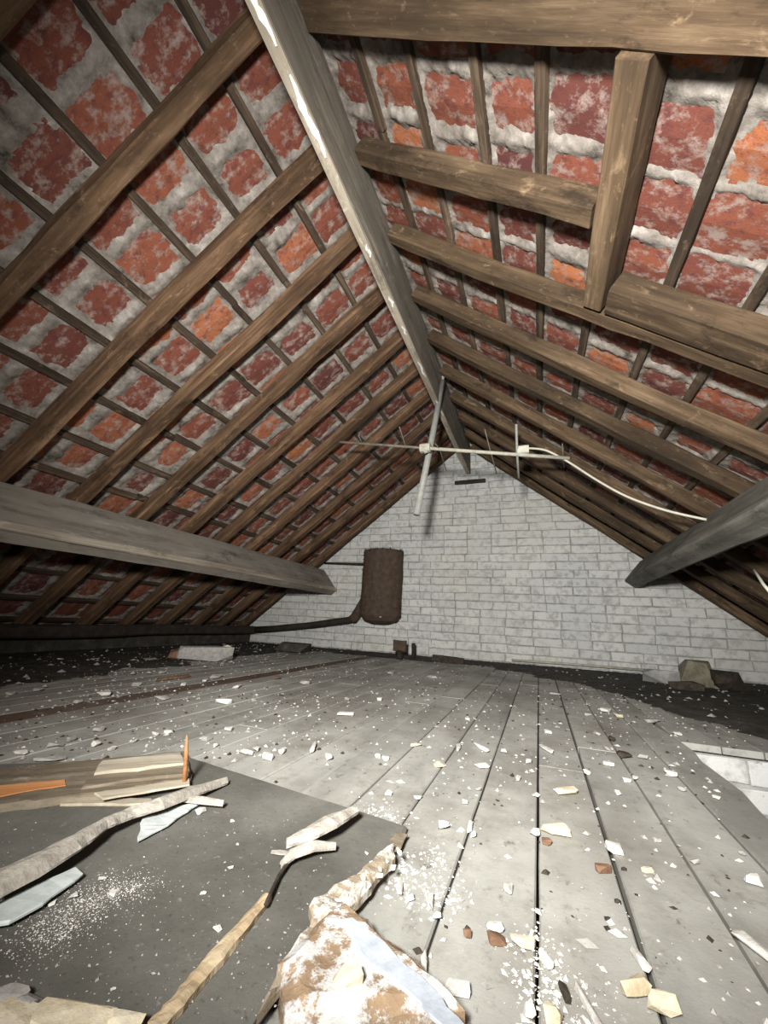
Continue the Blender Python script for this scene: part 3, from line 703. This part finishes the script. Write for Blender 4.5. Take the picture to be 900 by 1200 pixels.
# crumbling crust on the torn edge, whitewashed fragment
ct = empty('crumbling_crust', (0, 0, 0), label='crumbling cream plaster crust along the torn edge of the hardboard sheet', cat='plaster')
flat([(361, 1073), (395, 1050), (430, 1025), (462, 998), (463, 1012), (438, 1042), (405, 1078), (384, 1090), (366, 1089)], .013, .014, M['crust'], 'upper_piece', ct, (0, 0, 0), 31, .004, .0018)
flat([(366, 1086), (390, 1087), (372, 1108), (345, 1140), (322, 1175), (300, 1203), (310, 1180), (338, 1135)], .013, .010, M['crust'], 'lower_piece', ct, (0, 0, 0), 32, .0035, .0015)
wf = empty('whitewashed_fragment', (0, 0, 0), label='big plaster fragment with flaking bluish whitewash in the torn notch', cat='plaster')
flat([(385, 1092), (402, 1086), (440, 1118), (500, 1172), (545, 1220), (470, 1230), (330, 1230), (322, 1165), (345, 1135)], .001, .030, M['flaking'], 'body', wf, (0, 0, 0), 33, .002, .001)
flat([(398, 1080), (412, 1078), (450, 1107), (505, 1160), (552, 1215), (535, 1222), (470, 1160), (430, 1130)], .0312, .003, M['bluewhite'], 'paint_skin', wf, (0, 0, 0), 34, .002, .0005, lab='bluish white paint edge')
g = on_floor(408, 1141, .036); link('chip', chunk(41, .030, .018, .012, 14), M['cream'], wf, (g.x, g.y, .030), (0, 0, .5), label='tan chip stuck on it')
for k, (px, py, w, d, lab) in enumerate(((80, 1202, .075, .032, 'cream plaster lump with a brown rim at the lower edge of the sheet'), (6, 1176, .034, .018, 'small pale plaster lump near the cream one'), (8, 1205, .05, .03, 'rounded cream plaster lump beside the dark crumbs'), (30, 1182, .02, .014, 'tiny pale plaster lump between the cream ones'), (138, 1210, .04, .016, 'thin cream plaster lump beside the biggest one'))):
    g = on_floor(px, py, Z); link('plaster_lump', chunk(50+k, w, d, .010, 26), M['cream'] if k in (0, 2, 4) else M['grey'], None, (g.x, g.y, Z), (0, 0, .2), label=lab, cat='plaster')

rr = random.Random(77)
gv = [];  # small lumps of plaster clinging to the crust
for k in range(34):
    t = rr.random(); px = 462-96*t + rr.uniform(-9, 9); py = 1004+76*t + rr.uniform(-9, 9); g = on_floor(px, py, .024)
    o = link('plaster_lump', chunk(700+k, rr.uniform(.004, .012), rr.uniform(.004, .010), rr.uniform(.003, .007), 12), M['white'] if k % 3 else M['cream'], ct, (g.x, g.y, .024), (0, 0, k))
# ---------------------------------------------------------------- crumbs and chips on the boards
WH, GR, CR, BR, DK = 'white', 'grey', 'cream', 'brown', 'dark'
chips = """12 813 10 5 g|45 807 8 9 g|125 813 22 7 w|89 822 15 5 g|190 818 18 6 g|262 822 22 7 w|23 882 19 6 w|57 890 34 6 g|65 873 18 6 g|82 866 8 8 g|115 855 13 7 g|113 872 12 7 w|130 877 7 9 w|113 891 14 5 g|157 868 6 6 g
182 860 8 5 w|197 858 12 5 w|70 773 5 4 w|110 773 8 4 g|175 773 15 5 g|203 792 8 13 b|253 793 12 5 g|160 802 10 5 g|277 805 9 5 w|267 855 10 7 w|242 865 9 8 g|253 873 6 6 w|287 882 24 8 w|405 837 22 5 w|367 875 6 10 w
313 887 16 10 w|385 887 10 9 w|443 886 8 6 w|515 896 14 8 c|565 898 22 6 w|487 873 16 4 c|407 819 8 4 g|445 819 7 6 w|458 788 9 4 g|507 793 14 4 g|358 800 14 5 g|325 795 9 4 b|537 875 6 8 w|563 875 6 9 w|548 843 5 4 w
710 833 12 6 w|725 839 9 5 c|650 813 14 3 g|688 837 10 4 g|765 845 20 5 g|793 860 11 5 w|713 896 14 6 w|642 858 9 5 w|641 877 6 9 w|620 893 8 6 w|753 887 12 6 g|787 907 14 6 w|887 828 16 4 g|728 820 12 3 g|712 877 10 6 g|607 913 6 6 w
520 968 14 12 w|551 968 6 10 w|555 979 7 7 w|627 977 13 10 w|664 928 32 9 c|628 932 10 5 w|595 1040 12 14 w|468 1040 9 14 w|480 1053 12 10 w|504 1056 8 12 w|608 912 6 6 w|503 1057 8 12 w|497 1129 10 18 w|639 1124 10 14 w|536 1160 34 14 w
708 1019 24 10 b|759 1021 16 8 c|883 1032 18 12 w|753 1126 12 18 w|885 1107 15 22 w|662 1163 10 14 d|732 885 20 8 d|717 866 9 6 d|620 1188 18 20 w|240 797 6 6 w|215 802 6 5 w|190 788 7 5 g|330 880 9 9 w|300 878 8 8 w|452 889 12 6 w
590 880 8 6 w|700 860 8 6 g|688 905 7 7 w|735 915 9 6 w|725 930 8 7 w|745 912 6 5 w|800 925 10 6 g|840 935 8 5 w|870 1000 8 6 g|815 1010 14 6 g|770 985 10 6 g|560 925 9 5 g|545 940 8 6 g|490 935 12 5 w|455 930 10 6 w""".replace('\n', '|').split('|')
spec = {(651, 973): 0}
special = [  # px, py, w, h, material, label
 (512, 1075, 13, 12, WH, 'round white plaster crumb on a board gap beside the whitewashed fragment'),
 (581, 1102, 26, 13, BR, 'flat brown brick chip between a white and a cream chip'),
 (548, 1096, 12, 10, BR, 'small square brown brick chip next to the larger brown one'),
 (581, 1088, 24, 10, WH, 'white plaster chip lying behind the brown brick chip'),
 (613, 1107, 36, 13, CR, 'long cream plaster chip at the end of the row of brown chips'),
 (651, 973, 36, 13, CR, 'broken cream plaster chip with a brown bit below it'),
 (641, 987, 12, 9, BR, 'brown bit of brick tucked under the broken cream chip'),
 (720, 995, 20, 13, WH, 'tilted white plaster chip lying across a dark board gap'),
 (746, 1160, 44, 22, CR, 'large cream plaster piece lying across the middle boards'),
 (778, 1181, 38, 26, CR, 'cream and brown plaster piece by the dark gap, partly beside the large one'),
 (649, 1191, 26, 22, CR, 'cream plaster piece with an orange stain next to white splinters'),
 (693, 1177, 12, 44, WH, 'long white splinter of plaster pointing along the boards'),
]
def place_chip(px, py, w, h, mat, seed, label, group=None, name='plaster_chip'):
    z = 0.0
    g = on_floor(px, py + h*.35, z); dist = (g-EYE).dot(fw); wm = w*dist/F_PX
    el = abs((g-EYE).z)/(g-EYE).length
    hm = h*dist/F_PX; th = min(hm*.8, .42*wm + .004, .045); wm *= .9; dm = max(wm*.45, min((hm-th*.8)/max(el, .12), wm*1.6)) if h <= w*1.3 else (hm)/max(el, .25)
    o = link(name, chunk(seed, wm, dm, th, 22), M[mat], None, (g.x, g.y, .001), (0, 0, YAW*.9 + random.Random(seed).uniform(-.35, .35)), label=label, cat='chip', group=group)
    return o
mk = {'w': WH, 'g': GR, 'c': CR, 'b': BR, 'd': DK}
LB = {'w': 'white plaster crumb', 'g': 'grey dusty plaster crumb', 'c': 'cream plaster crumb', 'b': 'brown brick crumb', 'd': 'dark dirt scrap'}
NM = {'w': 'plaster_chip', 'g': 'plaster_chip', 'c': 'plaster_chip', 'b': 'brick_chip', 'd': 'dirt_scrap'}
def chip_at(a, k):
    x, y, w, h = (int(v) for v in a[:4]); kind = LB[a[4]]
    where = 'on the sooty boards by the eave' if x < 300 and y < 850 else 'on the boards just behind the hardboard sheet' if x < 350 else \
            'on the boards towards the broken stairwell edge' if x > 680 and y > 850 else 'on the far boards before the white gable' if y < 860 else \
            'on the middle boards' if y < 990 else 'on the near boards past the torn sheet edge'
    place_chip(x, y, w, h, mk[a[4]], 1000+k, kind + ' lying ' + where, kind.split()[0] + ' crumbs ' + where, NM[a[4]])
for k, t in enumerate(chips):
    a = t.split(); chip_at(a, k)
for k, (px, py, w, h, m_, lab) in enumerate(special): place_chip(px, py, w, h, m_, 2000+k, lab, name='brick_chip' if m_ == BR else 'plaster_chip')
for k, (px, py, w) in enumerate(((235, 952, 11), (272, 963, 6), (278, 990, 5), (86, 1052, 9), (60, 1060, 8), (132, 1048, 12), (118, 1032, 9), (155, 1043, 5), (238, 1048, 6), (270, 1018, 6), (430, 1000, 5), (132, 1160, 6), (255, 1090, 9))):
    g = on_floor(px, py, Z); dist = (g-EYE).dot(fw); wm = w*dist/F_PX
    link('plaster_chip', chunk(3000+k, wm, wm*1.1, wm*.4, 12), M['white'], None, (g.x, g.y, Z), (0, 0, k), label='white plaster crumb lying on the dark hardboard sheet', cat='chip', group='white crumbs on the hardboard sheet')
# the finest grit, nobody could count it
def grit(name, n, pick, mat, label, s0, s1, seed, zf):
    rr = random.Random(seed); vs = []; fs = []
    for k in range(n):
        x, y = pick(rr); s = s0 + (s1-s0)*rr.random()**3; z = zf; a = rr.random()*6.28; e = rr.uniform(.6, 1.8)
        ca, sa = math.cos(a)*s, math.sin(a)*s; i = len(vs)
        vs += [(x+ca*e, y+sa*e, z), (x-sa, y+ca, z), (x-ca*e, y-sa*e, z), (x+sa, y-ca, z), (x+rr.uniform(-.3, .3)*s, y+rr.uniform(-.3, .3)*s, z+s*rr.uniform(.5, 1.0))]
        fs += [(i, i+1, i+4), (i+1, i+2, i+4), (i+2, i+3, i+4), (i+3, i, i+4)]
    return link(name, mesh(name, vs, fs), mat, None, kind='stuff', label=label, cat='grit')
def pick_floor(rr):
    while True:
        y = .35 + 3.9*rr.random()**1.3; x = rr.uniform(-3.0, .42 if y < YH else 1.5)
        nn = noise.noise(Vector((x*1.7, y*1.7, 4)))
        if rr.random() < .55 + nn*.9 and not (x < -.26 and y < .86 and y - .868 < (x+.822)*-.125 and y < .63 + (x+1.108)*.83): return x, y
grit('plaster_grit', 3600, pick_floor, M['white'], 'fine white plaster grit strewn over the floorboards', .0010, .0065, 5, .0)
grit('plaster_grit', 2600, pick_floor, M['grey'], 'fine grey grit strewn over the floorboards', .0012, .008, 6, .0)
def pick_walls(rr):
    while True:
        x, y = (rr.uniform(-.3, 1.7), rr.uniform(2.0, 4.2)) if rr.random() < .5 else (rr.uniform(-3.3, -2.0), rr.uniform(.9, 4.1))
        if x < -1.9 or y > 3.3 - 2.2*(x-.3): return x, y
grit('wall_grit', 900, pick_walls, M['grey'], 'pale grit lying on the black layers along the walls', .003, .016, 17, .012)
grit('dark_grit', 1800, pick_floor, M['dark'], 'fine dark grit strewn over the floorboards', .0015, .008, 7, .0)
def pick_sheet(rr):
    c = [F(95, 1058, Z), F(125, 1048, Z), F(75, 1080, Z), F(60, 1095, Z), F(150, 1040, Z)][rr.randrange(5)]
    return c.x + rr.gauss(0, .022), c.y + rr.gauss(0, .018)
grit('plaster_dust', 3200, pick_sheet, M['white'], 'white plaster dust spilled on the dark hardboard sheet', .0002, .0011, 8, Z)
def pick_sheet2(rr):
    a = F(rr.uniform(0, 380), rr.uniform(960, 1195), Z); return a.x, a.y
grit('sheet_grit', 500, pick_sheet2, M['grey'], 'fine pale grit sprinkled on the hardboard sheet', .0005, .002, 9, Z)
def pick_edge(rr):
    c = [(500, 1010), (490, 1040), (470, 1030), (430, 950), (455, 962), (640, 1150), (650, 1185), (520, 1050), (630, 1120), (690, 1190)][rr.randrange(10)]
    a = F(*c); return a.x + rr.gauss(0, .02), a.y + rr.gauss(0, .03)
grit('edge_grit', 1100, pick_edge, M['white'], 'white plaster grit gathered beside the torn sheet edge', .0005, .004, 10, .0)
